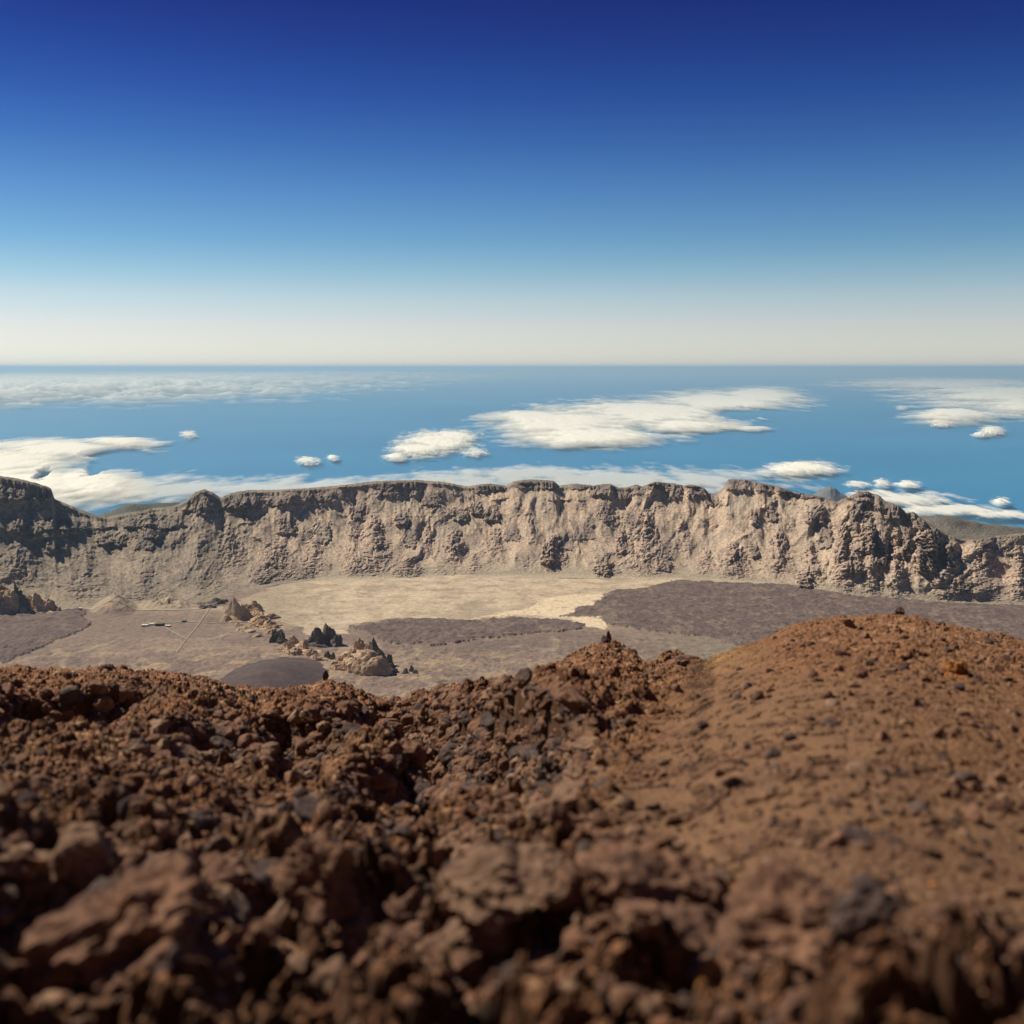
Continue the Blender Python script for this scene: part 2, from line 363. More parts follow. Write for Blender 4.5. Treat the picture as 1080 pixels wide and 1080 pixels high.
# outer flank down to the sea
so = s_out[:, None]
Ro = Db[None, :] + (Dr - Db)[None, :] + (so - 1) * 700
Zo = Zr[None, :] - (so - 1) * 700 * .155 - 60 * sstep(1, 1.4, so) - 0 * U
Rall = np.vstack([Rw2, Ro]); Zall = np.vstack([Zw2, Zo]); Aall = np.broadcast_to(az, Rall.shape)
X = Rall * np.sin(Aall); Y = Rall * np.cos(Aall)
c1 = fbm(U / 350, Sg * 3, 72, 5, .6); c2 = fbm(U / 60, Sg * 12, 73, 4, .65); c3 = fbm(uu / 90, Sg * 2, 74, 4, .6)
def bc(a): return np.broadcast_to(a, PX.shape)
C = mixc(col(.285, .235, .18) + 0 * PX[..., None], col(.37, .295, .215), .45 + 1.2 * bc(c1) + .8 * bc(c3))
C = mixc(C, col(.24, .235, .17), sstep(.45, .1, bc(Sg)) * sstep(-.1, .3, bc(c3)) * .6)
C = mixc(C, col(.15, .125, .105), bc(rk) * sstep(-.15, .25, bc(c2)) * .65)
C = mixc(C, col(.135, .11, .10), blk * .8)
C = mixc(C, mixc(col(.19, .16, .135), col(.34, .26, .20), .5 + 1.6 * bc(c2)), sstep(0, .35, spur) * .7)
spk = fbm(U / 14, Sg * 60, 85, 3, .7) + 0 * PX
C = C * (1 + .55 * spk)[..., None] * (1.46, 1.35, 1.29)
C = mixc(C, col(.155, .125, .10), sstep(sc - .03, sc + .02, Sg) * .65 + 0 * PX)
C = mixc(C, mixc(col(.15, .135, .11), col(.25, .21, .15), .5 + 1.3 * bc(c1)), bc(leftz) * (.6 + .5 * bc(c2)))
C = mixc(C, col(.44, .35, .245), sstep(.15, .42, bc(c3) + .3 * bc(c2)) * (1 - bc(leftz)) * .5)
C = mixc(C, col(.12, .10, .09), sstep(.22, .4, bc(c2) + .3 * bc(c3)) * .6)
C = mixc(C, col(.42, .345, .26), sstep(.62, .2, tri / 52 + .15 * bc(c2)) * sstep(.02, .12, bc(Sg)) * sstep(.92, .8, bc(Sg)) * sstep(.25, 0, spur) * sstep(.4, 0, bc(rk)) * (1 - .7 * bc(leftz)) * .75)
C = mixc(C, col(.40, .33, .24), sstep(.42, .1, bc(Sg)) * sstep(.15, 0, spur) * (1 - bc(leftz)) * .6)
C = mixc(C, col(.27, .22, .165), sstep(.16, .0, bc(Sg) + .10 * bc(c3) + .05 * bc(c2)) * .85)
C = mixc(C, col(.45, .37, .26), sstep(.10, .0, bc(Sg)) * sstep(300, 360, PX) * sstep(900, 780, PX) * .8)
Call = np.concatenate([C, np.broadcast_to(col(.16, .14, .11), Ro.shape + (3,))], 0)
m_wall = attr_mat('caldera_rock', .045, .62, 1.32, 1., .05, 9)
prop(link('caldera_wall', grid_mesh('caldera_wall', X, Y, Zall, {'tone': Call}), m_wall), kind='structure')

# ------------------------------------------------------------------ farther hills
def far_ridge(name, top, dist, depth, base, tone, seed, mat, rough=1.0):
    r = np.array(top, float); a, td = pix(r[:, 0], r[:, 1]); n = 260
    aa = np.linspace(a[0], a[-1], n); t = np.interp(aa, a, td); zt = -dist * t
    ss = np.linspace(-1, 1, 60)[:, None]
    prof = 1 - np.abs(ss) ** 1.3
    A_ = np.broadcast_to(aa, (60, n)); Rr = dist + ss * depth - 60 * fbm(aa * dist / 500, ss * 4, seed, 4) * rough * (1 - np.abs(ss))
    Zz = base + (zt - base) * prof + rough * dist / 600 * fbm(aa * dist / 240, ss * 6, seed + 3, 4) * (1 - np.abs(ss))
    c = np.array(tone)[None, None] * (1 + .5 * fbm(aa * dist / 300, ss * 8, seed + 7, 4)[..., None])
    return prop(link(name, grid_mesh(name, Rr * np.sin(A_), Rr * np.cos(A_), Zz, {'tone': c}), mat), kind='structure')
far_ridge('hill', [(92,552),(104,544),(118,538),(132,532.5),(141,531),(165,530.5),(187,530),(205,533),(240,545)], 9300, 900, -1700, (.12, .12, .10), 200, m_wall)
far_ridge('hill', [(900,552),(950,545),(973,543.5),(987,543),(1000,544.5),(1020,548),(1040,551),(1060,554),(1080,557),(1200,575)], 8400, 1000, -1700, (.17, .15, .12), 210, m_wall, 1.4)
far_ridge('hill', [(825,545),(846,530),(856,522),(864,517),(870,514.5),(876,513),(881,515),(886,519),(893,523),(905,530),(925,545)], 26000, 1500, -3560, (.17, .17, .18), 220, m_wall, 1.0)

# ------------------------------------------------------------------ cinder hill on the floor
def dome(name, cx, cy, wpx_, hgt_, tone, seed, el=1.0):
    x0, y0, r0 = on_plane(cx, cy, FLOOR_Z); rad = wpx_ * r0 / FPX
    t = np.linspace(0, 2 * np.pi, 161)[None, :]; q = np.linspace(0, 1, 60)[:, None]
    dx = q * rad * np.cos(t); dy = q * rad * el * np.sin(t)
    z = FLOOR_Z - 6 + hgt_ * (np.cos(np.pi * np.clip(q, 0, 1)) * .5 + .5) ** .8 + 3 * fbm((x0 + dx) / 90, (y0 + dy) / 90, seed, 4) * (1 - q)
    n = fbm((x0 + dx) / 150, (y0 + dy) / 60, seed + 1, 4)
    c = np.array(tone)[None, None] * (1 + .35 * n[..., None]); e = (q ** 3 + 0 * t)
    c = mixc(c, col(.21, .165, .125), sstep(.82, 1.0, e + .3 * n))
    return prop(link(name, grid_mesh(name, x0 + dx, y0 + dy, z, {'tone': c}), m_floor), kind='structure')
dome('cinder_hill', 287, 716, 64, 62, (.088, .062, .058), 230, 1.5)

# ------------------------------------------------------------------ roads on the floor
m_road, Nn, Ll, b = new_mat('pale_track', .95)
g = Nn.new('ShaderNodeNewGeometry'); n = noise_node(Nn, Ll, .02, 5, .6, g.outputs['Position'])
r = ramp_node(Nn, Ll, n.outputs['Fac'], [(.35, (.28, .225, .165)), (.65, (.40, .32, .23))]); Ll.new(r.outputs[0], b.inputs['Base Color'])
def road(pts, width, name='road'):
    p = np.array(pts, float); k = np.linspace(0, len(p) - 1, 60 * (len(p) - 1) // 2 + 2)
    qx = np.interp(k, range(len(p)), p[:, 0]); qy = np.interp(k, range(len(p)), p[:, 1])
    x, y, _ = on_plane(qx, qy, FLOOR_Z)
    tx = np.gradient(x); ty = np.gradient(y); l = np.hypot(tx, ty)
    nx, ny = -ty / l, tx / l; w_ = width * (1 + .25 * vn(k * 1.3, k * 0, 9))
    side = np.array([-1, -.5, 0, .5, 1])[:, None]
    X = x + nx * side * w_ / 2; Y = y + ny * side * w_ / 2
    Z = floor_height(X, Y)[0] + 2.5
    prop(link(name, grid_mesh(name, X, Y, Z), m_road), kind='structure')
road([(45,645),(70,643),(88,641.5),(100,643),(140,644),(180,643.5),(212,642)], 34)
road([(174,662),(184,668),(196,674)], 9)
road([(222,640),(214,652),(204,666),(194,678),(186,688)], 7)
road([(150,657),(170,657.5),(195,656),(212,655.5)], 16)
road([(212,657),(240,656.5),(268,656)], 14)

# ------------------------------------------------------------------ buildings of the mountain lodge
def plain(name, c, rough=.8):
    m, Nn, Ll, b = new_mat(name, rough)
    g = Nn.new('ShaderNodeNewGeometry'); n = noise_node(Nn, Ll, .15, 5, .6, g.outputs['Position'])
    r = ramp_node(Nn, Ll, n.outputs['Fac'], [(.3, tuple(v * .85 for v in c)), (.7, tuple(min(v * 1.12, .9) for v in c))])
    Ll.new(r.outputs[0], b.inputs['Base Color']); return m
m_white = plain('whitewashed_wall', (.74, .70, .62)); m_dark = plain('dark_stone_wall', (.07, .06, .06))
m_roofg = plain('grey_roof', (.22, .19, .17)); m_roofp = plain('pale_roof', (.62, .57, .48)); m_pane = plain('window_glass', (.03, .035, .05), .2)
def boxes(bs):
    V = []; F = []
    for (x0, x1, y0, y1, z0, z1) in bs:
        k = len(V)
        V += [(x, y, z) for z in (z0, z1) for (x, y) in ((x0, y0), (x1, y0), (x1, y1), (x0, y1))]
        F += [(k, k+3, k+2, k+1), (k+4, k+5, k+6, k+7)] + [(k+i, k+(i+1) % 4, k+4+(i+1) % 4, k+4+i) for i in range(4)]
    return np.array(V, float), np.array(F)
def building(px, py, wx_, dy_, h, wall, roof, label, rot=0, hip=True):
    x, y, _ = on_plane(px, py, FLOOR_Z)
    z = float(floor_height(np.array([x]), np.array([y]))[0][0]) - 1
    e = bpy.data.objects.new('building', None); S.collection.objects.link(e)
    e.location = (x, y, z); e.rotation_euler[2] = R(rot); prop(e, label, 'building')
    V, F = boxes([(-wx_/2, wx_/2, -dy_/2, dy_/2, 0, h)]); link('wall', make_mesh('wall', V, F, False), wall, e)
    if hip:
        V = [(-wx_/2-.6, -dy_/2-.6, h+.02), (wx_/2+.6, -dy_/2-.6, h+.02), (wx_/2+.6, dy_/2+.6, h+.02), (-wx_/2-.6, dy_/2+.6, h+.02), (-wx_/2+dy_*.4, 0, h+dy_*.28), (wx_/2-dy_*.4, 0, h+dy_*.28)]
        me = bpy.data.meshes.new('roof'); me.from_pydata(V, [], [(0,3,2,1),(0,1,5,4),(1,2,5),(2,3,4,5),(3,0,4)]); me.update()
        link('roof', me, roof, e)
    else:
        V, F = boxes([(-wx_/2-.4, wx_/2+.4, -dy_/2-.4, dy_/2+.4, h+.02, h+.9)]); link('roof', make_mesh('roof', V, F, False), roof, e)
    nw = max(3, int(wx_ / 6))
    for i in range(nw):
        cx = -wx_/2 + wx_ * (i + .5) / nw
        V, F = boxes([(cx-1, cx+1, -dy_/2-.12, -dy_/2+.1, h*.35, h*.7)]); link('window', make_mesh('window', V, F, False), m_pane, e)
building(153, 660.5, 34, 26, 11, m_white, m_roofp, 'white flat roofed building at the left end of the lodge cluster', 8, False)
building(160, 659.2, 26, 18, 9, m_white, m_roofp, 'white low building beside the leftmost one of the lodge cluster', 5, False)
building(168.5, 659.6, 44, 24, 13, m_dark, m_roofg, 'dark long building with hipped roof in the middle of the lodge cluster', 4)
building(177, 661, 26, 20, 8, m_white, m_roofp, 'pale small building at the right end of the lodge cluster', 10, False)
building(194, 656, 22, 14, 8, m_dark, m_roofg, 'small dark building alone on the track right of the lodge', 0)
building(84.5, 644, 20, 16, 9, m_white, m_roofp, 'tiny white building beside the road above the left lava field', 0, False)

# ------------------------------------------------------------------ rock meshes
import bmesh
def ico(sub):
    bm = bmesh.new(); bmesh.ops.create_icosphere(bm, subdivisions=sub, radius=1)
    bm.verts.ensure_lookup_table()
    V = np.array([v.co[:] for v in bm.verts]); F = np.array([[v.index for v in f.verts] for f in bm.faces]); bm.free()
    return V, F
ICO = {k: ico(k) for k in (1, 2, 3, 4, 5)}
def n3(P, sc, k):
    "cheap 3-D noise from three slices"
    return (fbm(P[:, 0] * sc + P[:, 2] * .7 * sc, P[:, 1] * sc - P[:, 2] * .5 * sc, k, 3) + fbm(P[:, 1] * sc + 5, P[:, 2] * sc + P[:, 0] * .4 * sc, k + 9, 3) + fbm(P[:, 2] * sc - 3, P[:, 0] * sc - P[:, 1] * .3 * sc, k + 19, 3)) / 1.6
def rock_shape(sub, k, rough=.28, cuts=7, flat=.75):
    V, F = ICO[sub]; V = V.copy(); q = np.random.default_rng(k)
    for _ in range(cuts):                                # chop planes off for an angular block
        n = q.normal(size=3); n /= np.linalg.norm(n); d = q.uniform(.45, .85)
        e = V @ n - d; V = V - np.outer(np.maximum(e, 0) * .92, n)
    V = V * (1 + rough * n3(V, 1.3, k) [:, None] + rough * .55 * n3(V, 3.4, k + 40)[:, None] + (rough * .3 * n3(V, 8, k + 80)[:, None] if sub > 3 else 0))
    V = V * np.array([q.uniform(.8, 1.25), q.uniform(.75, 1.1), flat * q.uniform(.8, 1.2)])
    return V, F
def rock_mat(name, stops, scale, bump=.6, dist=.03, fine=4.):
    m, Nn, Ll, b = new_mat(name, .97, .12)
    g = Nn.new('ShaderNodeNewGeometry'); P = g.outputs['Position']
    n = noise_node(Nn, Ll, scale, 7, .65, P); r = ramp_node(Nn, Ll, n.outputs['Fac'], stops)
    n2 = noise_node(Nn, Ll, scale * 7, 6, .75, P); r2 = ramp_node(Nn, Ll, n2.outputs['Fac'], [(.32, (.55,) * 3), (.5, (1,) * 3), (.68, (1.5,) * 3)])
    c = mix_node(Nn, Ll, r.outputs[0], r2.outputs[0], 1.0, 'MULTIPLY'); Ll.new(c, b.inputs['Base Color'])
    n3_ = noise_node(Nn, Ll, scale * fine, 9, .72, P)
    bp = Nn.new('ShaderNodeBump'); bp.inputs['Strength'].default_value = bump; bp.inputs['Distance'].default_value = dist
    Ll.new(n3_.outputs['Fac'], bp.inputs['Height']); Ll.new(bp.outputs[0], b.inputs['Normal'])
    return m
m_crag = rock_mat('crag_rock', [(.3, (.13, .10, .085)), (.7, (.26, .20, .15))], .02, .6, 4)
m_cragd = rock_mat('dark_crag_rock', [(.3, (.075, .06, .055)), (.7, (.16, .125, .10))], .02, .6, 4)
m_crago = rock_mat('ochre_crag_rock', [(.3, (.26, .165, .105)), (.5, (.44, .30, .185)), (.7, (.58, .43, .27))], .012, .6, 4)

def crag(items_, mat, label, seed, cat='rock formation', name='rock_formation', cuts=6, rough=.38, taper=.3):
    "items: (px, base py, half width px, height px); lumps of one formation fused in a single mesh"
    V = []; F = []; n = 0; x0 = y0 = None
    items_ = [(a, b, c * 1.65, d * 1.15) for a, b, c, d in items_] if taper == .3 else items_
    items = list(items_)
    if len(items) > 1:                                     # a low foot of rock that carries all the lumps
        xs = [a for a, b, c, d in items]; ys = [b for a, b, c, d in items]
        items.append(((min(xs) + max(xs)) / 2, sum(ys) / len(ys), (max(xs) - min(xs)) / 2 + 4, min(d for a, b, c, d in items) * .45))
        for (a, b, c, d), (a2, b2, c2, d2) in zip(items_[:-1], items_[1:]): items.append(((a + a2) / 2, (b + b2) / 2, max(c, abs(a - a2) * .7, abs(b - b2)), min(d, d2) * .5))
    for i, (cx, cy, hw, hp) in enumerate(items):
        x, y, r = on_plane(cx, cy, FLOOR_Z); mpp = r / FPX
        if x0 is None: x0, y0 = x, y
        v, f = rock_shape(4, seed * 31 + i, rough, cuts, 1)
        v = v * np.array([hw * mpp, hw * mpp * .8, hp * mpp * 1.05]); v[:, :2] *= (1 - taper * np.clip(v[:, 2:3] / (hp * mpp), 0, 1))
        v = v + np.array([x - x0, y - y0, 0]); V.append(v); F.append(f + n); n += len(v)
    z = float(floor_height(np.array([x0]), np.array([y0]))[0][0])
    me = make_mesh(name, np.vstack(V), np.vstack(F), False); o = link(name, me, mat); o.location = (x0, y0, z - 2)
    return prop(o, label, cat, 'rock formations on the caldera floor')
crag([(291,675,3,12),(296,676,4,12),(288,677,3,8),(299,677,2.5,6)], m_cragd, 'small dark rock stack left of the tallest pinnacles on the caldera floor', 1)
crag([(330,679,8,13),(336,679,9,18),(343.5,678,9,22),(351,679,8,15),(357,680,7,10),(340,680,11,13)], m_cragd, 'tallest dark cluster of rock pinnacles on the caldera floor', 2, taper=.12, cuts=8, rough=.3)
crag([(347,693,3,8),(351,694,2.5,6),(344,692,2,5)], m_cragd, 'little dark rock just below the tallest pinnacles', 3)
crag([(371,689,5,6),(378,684,5,9),(384,684,5,9),(366,694,4,5),(390,686,4,9)], m_crago, 'low broken tan crest between the pinnacles and the tan dome', 4)
crag([(304,684,7,7),(313,688,7,7),(320,684,6,9),(309,679,5,8),(328,690,6,6),(337,694,6,6)], m_crago, 'pale broken rock ridge between the small stack and the tallest pinnacles', 16)
crag([(360,699,8,7),(368,703,9,8),(358,706,7,5)], m_crago, 'pale craggy rocks at the left foot of the tan dome', 17)
crag([(394,688,3.2,13),(397,690,3,9)], m_cragd, 'single dark upright pinnacle at the top of the tan dome', 5)
crag([(402,694,3,8),(407,699,4,11),(411,702,4,11),(414,705,3,7),(417,709,2.6,4)], m_cragd, 'dark jagged ridge running down the right side of the tan dome', 6)
crag([(389,708,19,19),(397,710,15,15),(380,708,15,13)], m_crago, 'rounded tan rock dome under a jagged dark crest', 7, cuts=0, rough=.16, taper=.1)
crag([(428,710,3,4)], m_crag, 'tiny rock nearest the right side of the tan dome', 8)
crag([(434,708,2,5)], m_crag, 'tiny upright rock, middle one of the three right of the tan dome', 28)
crag([(438,711,2.6,3)], m_crag, 'tiny rock farthest right of the tan dome', 38)
crag([(248,653,17,22),(256,653,13,17),(240,654,10,10)], m_crago, 'pale tan pyramid shaped rock hill right of the lodge', 9, cuts=2, rough=.2, taper=.75)
crag([(263,648,7,9),(270,652,8,9),(277,657,8,8),(284,662,7,7),(268,644,6,8),(275,660,6,5),(288,668,5,4),(282,652,8,6)], m_crago, 'broken rubbly tan ridge trailing right from the tan pyramid', 10)
for k_, (it, lb) in enumerate([((255,666,4,2.5), 'low ochre rock straight below the tan pyramid, nearest the cinder hill of its row'), ((252,660,4,2.5), 'low ochre rock at the left foot of the tan pyramid'), ((259,663,4,2), 'flat ochre rock at the foot of the tan pyramid'),
                               ((265,667,5,2.4), 'flat ochre rock right below the tan pyramid'), ((272,671,5,2.4), 'rightmost low ochre rock below the tan pyramid')]): crag([it], m_crago, lb, 50 + k_)
crag([(-14,644,12,29),(1,644,11,25),(12,645,8,20),(-30,644,12,29),(7,647,9,12),(-4,648,9,12)], m_crago, 'orange and brown jagged outcrop at the left edge below the wall', 12)
crag([(33,644,6,15),(41,644,6,13),(50,644,6,9),(58,644,5,6),(30,646,5,8),(40,646,6,6)], m_crago, 'orange ragged rock spur right of the outcrop at the left edge', 13)
crag([(20,645,4,24),(25,646,3.5,19),(29,646,3,15)], m_cragd, 'dark cleft rock between the two orange outcrops on the left', 14)
crag([(222,640,5,4),(228,636,6,5),(214,641,4,3),(235,634,5,4),(209,637,4,3)], m_crag, 'low grey rocks at the end of the road above the lodge', 15)

# ------------------------------------------------------------------ clouds
m_cloud, Nn, Ll, b = new_mat('cloud_vapour', 1, 0)
b.inputs['Base Color'].default_value = (1.0, .95, .80, 1)
out = Nn['Material Output']; tr = Nn.new('ShaderNodeBsdfTransparent'); mx = Nn.new('ShaderNodeMixShader')
at = Nn.new('ShaderNodeAttribute'); at.attribute_name = 'cover'
tl = Nn.new('ShaderNodeBsdfTranslucent'); tl.inputs[0].default_value = (1.0, .95, .80, 1)
m2 = Nn.new('ShaderNodeMixShader'); m2.inputs[0].default_value = .12
Ll.new(b.outputs[0], m2.inputs[1]); Ll.new(tl.outputs[0], m2.inputs[2])
Ll.new(at.outputs['Fac'], mx.inputs[0]); Ll.new(tr.outputs[0], mx.inputs[1]); Ll.new(m2.outputs[0], mx.inputs[2]); Ll.new(mx.outputs[0], out.inputs['Surface'])
CLOUD_Z = -3400.0
def cloud(ells, label, seed, top=350, edge=.5, cover=1.0, nx=260, ny=110, zc=CLOUD_Z, holes=(), nsc=1.0, group=None):
    E = np.array(ells, float)
    x0 = (E[:, 0] - E[:, 2] * 1.35).min(); x1 = (E[:, 0] + E[:, 2] * 1.35).max()
    y0 = max((E[:, 1] - E[:, 3] * 1.4).min(), 393.5); y1 = (E[:, 1] + E[:, 3] * 1.4).max()
    PXg, PYg = np.meshgrid(np.linspace(x0, x1, nx), np.linspace(y1, y0, ny))
    X, Y, r = on_plane(PXg, PYg, zc)
    d0 = float(np.median(r)); wl = d0 * float(np.clip((x1 - x0) / 420, .16, .8))
    # noise in the plane of the cloud, wavelengths growing with distance
    lx = X / wl; ly = np.log(r / d0) * d0 / wl
    w1 = fbm(lx * 14, ly * 6, seed, 5, .6); w2 = fbm(lx * 45, ly * 16, seed + 11, 4, .6)
    f = np.full(PXg.shape, -9.)
    for (cx, cy, rx, ry) in E:
        f = np.maximum(f, 1 - np.hypot((PXg - cx) / rx, (PYg - cy) / ry))
    for (cx, cy, rx, ry) in holes:
        f = f - 1.2 * np.clip(1.2 - np.hypot((PXg - cx + 22 * w1) / rx, (PYg - cy + 7 * w2) / ry), 0, 1)
    f = f + edge * .75 * w1 + edge * .5 * w2
    top = top * .5; T = sstep(-.1, .9, f); al = cover * np.clip((f + .16 * w2) / .62, 0, 1)
    rim = np.minimum(np.minimum(np.arange(nx)[None, :], nx - 1 - np.arange(nx)[None, :]), np.minimum(np.arange(ny)[:, None], ny - 1 - np.arange(ny)[:, None])) / 4
    al = al * np.clip(rim, 0, 1); T = T * np.clip(rim, 0, 1)
    bil = 1 - np.abs(fbm(lx * 60, ly * 22, seed + 20, 3)) * 2
    Zt = zc + top * T * (.82 + .10 * bil + .12 * w1) ; Zb = zc - top * .12 * T
    V = np.vstack([np.stack([X, Y, Zt], -1).reshape(-1, 3), np.stack([X, Y, Zb - 1], -1).reshape(-1, 3)])
    F1 = grid_faces(ny, nx); F2 = grid_faces(ny, nx, True) + nx * ny
    i = np.arange(nx * ny).reshape(ny, nx); ring = np.concatenate([i[0, :], i[1:, -1], i[-1, -2::-1], i[-2:0:-1, 0]])
    rn = np.roll(ring, -1); F3 = np.stack([ring, ring + nx * ny, rn + nx * ny, rn], -1)
    me = make_mesh('cloud', V, np.vstack([F1, F2, F3]), True, {'cover': np.concatenate([al.ravel(), .2 * al.ravel()])})
    return prop(link('cloud', me, m_cloud), label, 'cloud', group or 'clouds over the sea')
cloud([(60,406,330,22),(200,399,280,17),(-40,408,170,27),(330,394,240,11),(120,394,420,9)], 'long flat cream cloud bank near the horizon at the left', 300, 4000, .6, 1.0, 420, 120)
cloud([(0,490,110,26),(60,474,110,13),(125,467,60,7),(30,515,130,26),(90,512,70,22)], 'big white cloud bank behind the rim at the left edge', 310, 330, .5, 1.0, 360, 150, holes=[(130,481,34,8),(98,497,9,9),(48,503,9,7)])
cloud([(198,458,9,5)], 'tiny white puff right of the tip of the big left cloud', 320, 120, 1.2, .8, 60, 40)
cloud([(324,486,14,5),(351,483,7,3.5)], 'small white puff low over the sea left of the lens shaped cloud', 325, 140, 1.1, .9, 100, 40)
cloud([(300,517,190,15),(470,512,140,14),(160,515,120,16),(640,508,200,17),(740,505,80,14),(560,500,110,9)], 'long thin mauve veil of cloud lying just above the caldera rim', 330, 90, 1.0, .5, 460, 90)
cloud([(460,466,48,14),(440,474,36,10),(478,461,34,9),(418,482,16,5)], 'lens shaped white cloud left of the largest cloud', 340, 240, .55, 1.0, 200, 90)
cloud([(501,477,14,6)], 'small ragged scrap of cloud under the tip of the lens shaped cloud', 345, 100, 1.2, .7, 60, 40)
cloud([(600,448,105,20),(680,436,140,18),(760,424,105,15),(800,417,58,11),(620,462,110,13),(560,440,70,8),(720,450,70,7)], 'largest white cloud spreading over the middle of the sea', 350, 480, .5, 1.0, 460, 170, holes=[(790,437,40,6)])
cloud([(740,449,60,6),(795,452,24,3)], 'thin streak of cloud under the right end of the largest cloud', 355, 200, .5, .8, 160, 50)
cloud([(847,494,47,9),(835,496,40,7)], 'bright oval white cloud above the highest point of the rim', 360, 200, .5, 1.0, 200, 80)
cloud([(905,511,16,4),(930,510,10,5)], 'pair of small faint puffs right under the bright oval cloud', 365, 120, 1.1, .75, 100, 40)
cloud([(957,511,18,4.5)], 'small flat white cloud right of the pair of faint puffs', 370, 130, .8, .95, 80, 40)
cloud([(960,527,60,9),(1000,538,60,7),(920,522,30,6)], 'low pale cloud sheet behind the right hand cliff', 375, 90, 1.0, .8, 200, 60)
cloud([(1055,529,11,5)], 'small round white puff near the right edge above the rim', 380, 130, 1.0, .9, 70, 40)
cloud([(1065,543,40,5)], 'thin low cloud at the right edge just above the rim', 385, 90, 1.0, .8, 120, 40)
cloud([(1050,418,110,16),(1000,405,130,9),(1080,430,70,14),(1010,440,60,9)], 'wide wispy cloud bank at the right edge near the horizon', 390, 900, .75, .9, 320, 120)
cloud([(992,446,16,5),(985,440,14,4)], 'small bright puff at the lower left of the wispy right bank', 395, 220, 1.1, .9, 80, 40)
cloud([(1046,455,15,6),(1034,459,10,3)], 'bright white puff under the wispy right bank', 397, 260, 1.0, .95, 80, 40)
cloud([(951,430,8,3)], 'faint speck of cloud between the largest cloud and the right bank', 399, 120, .5, .5, 50, 30)

# ------------------------------------------------------------------ foreground lava slope
CREST = [(-500,700,55),(-200,700,55),(0,706,52),(30,706,52),(60,708,52),(90,709,52),(112,705,52),(150,710,53),(200,713,54),(228,721,55),(250,727,56),(300,729,56),(330,725,56),(345,719,54),(358,722,54),(375,728,56),(400,738,58),
         (435,746,60),(452,740,57),(470,731,54),(500,727,52),(520,722,50),(545,717,48),(570,709,46),(595,698,44),(612,689,43),(625,683,42),(640,678,42),(655,685,42),(668,691,42),(680,701,42),(690,699,41),(703,691,40),(716,689,39),(730,694,37),(742,698,33),
         (756,692,30),(785,682,31),(812,672,32),(835,661,33),(860,655,34),(900,652,35),(935,650,35),(965,652,35),(990,658,35),(1020,664,35),(1050,671,35),(1080,678,35),(1200,705,34),(1600,740,34)]
H0 = 3.15; KS = 1.8
az = spaced_az(1500, half=27.5, outer=75, m=70)
tdc = table(CREST, az); tdc = .5 * tdc + .5 * smooth1(tdc, 9); Dc = table([(a, b, c * KS) for a, b, c in CREST], az, 2, 41)
tds = smooth1(tdc, 171)
slope = tds - H0 / Dc
# rows: even on the picture from the feet to the crest, then over the edge and down the volcano
nr = 1500
k = np.linspace(0, 1, nr)[:, None]
q0 = np.full((1, len(az)), 2.6 * KS)
Rr = q0 * (Dc[None, :] / q0) ** (k ** .93)
beyond = Dc[None, :] * np.array([1.012, 1.03, 1.06, 1.1, 1.16, 1.25, 1.4, 1.8, 3.0, 8.0, 25.0, 55.0, 90.0])[:, None]
near = q0 * np.array([0.2, .45, .7, .88])[:, None]
RR = np.vstack([near, Rr, beyond])
A = np.broadcast_to(az, RR.shape); X = RR * np.sin(A); Y = RR * np.cos(A)
past = np.maximum(RR - Dc[None, :], 0)
Z = -H0 - slope[None, :] * RR - (tdc - tds)[None, :] * np.minimum(RR, Dc[None, :]) * sstep(.50, 1.0, RR / Dc[None, :]) - past * .26 - 9 * (past / (past + 12))
PXf, PYf = unpix(X, Y, -H0 - slope[None, :] * RR)
PXf = np.clip(PXf, -3000, 4000); PYf = np.clip(PYf, 600, 1600)
w1 = fbm(X / 5.4, Y / 5.4, 401, 4, .6); w2 = fbm(X / 2, Y / 2, 402, 3)
# smooth cinder slope on the right, rubble elsewhere
xb = np.interp(PYf, [650, 690, 720, 750, 780, 810, 840, 880, 920, 950, 985, 1020, 1060, 1200], [740, 732, 705, 682, 655, 628, 598, 600, 660, 760, 900, 1040, 1200, 1500])
smo = sstep(-45, 75, PXf - xb + 90 * w1 + 40 * w2)
topr = sstep(735, 685, PYf + 25 * w1) * sstep(770, 850, PXf) + .35 * sstep(900, 1000, PXf + 50 * w1) * sstep(860, 800, PYf)   # stony crown of the mound
smo = np.clip(smo * (1 - .75 * np.clip(topr, 0, 1)), 0, 1)
rg = 1 - .93 * smo
near_ = sstep(18, 7, RR)
fadeo = sstep(1.5, 1.0, RR / Dc[None, :]) 
# scarps and hollows: (x, y, half width, half height, depth)
PITS = [(520,800,95,34,1.3),(430,838,70,20,.8),(60,757,75,14,1.6),(80,760,40,16,1.4),(205,782,40,16,1.2),(235,800,40,18,1.0),(325,790,45,20,1.2),(305,812,30,12,.7),(165,800,30,9,.6),
        (270,877,52,13,.45),(110,905,30,20,.35),(10,900,25,20,.3),(486,908,26,18,.35),(590,895,30,22,.35),(640,948,60,20,.30),(725,1012,26,22,.28),(270,980,45,45,.40),(50,1010,60,60,.42),(400,1015,45,40,.34),(480,1050,75,35,.45),
        (960,700,8,5,.3),(860,1045,30,28,.3),(885,1060,16,40,.28),(835,1010,20,14,.14),(1000,1040,40,18,.2),(640,1000,30,14,.15),(220,930,24,14,.25),(150,945,22,30,.2),(345,1050,22,26,.2),(570,1070,50,14,.3),(210,1060,60,22,.25),
        (430,775,16,14,.8),(385,765,30,9,.7),(470,752,18,7,.6),(650,760,14,7,.4),(250,755,24,7,.6),(720,705,14,6,.5)]
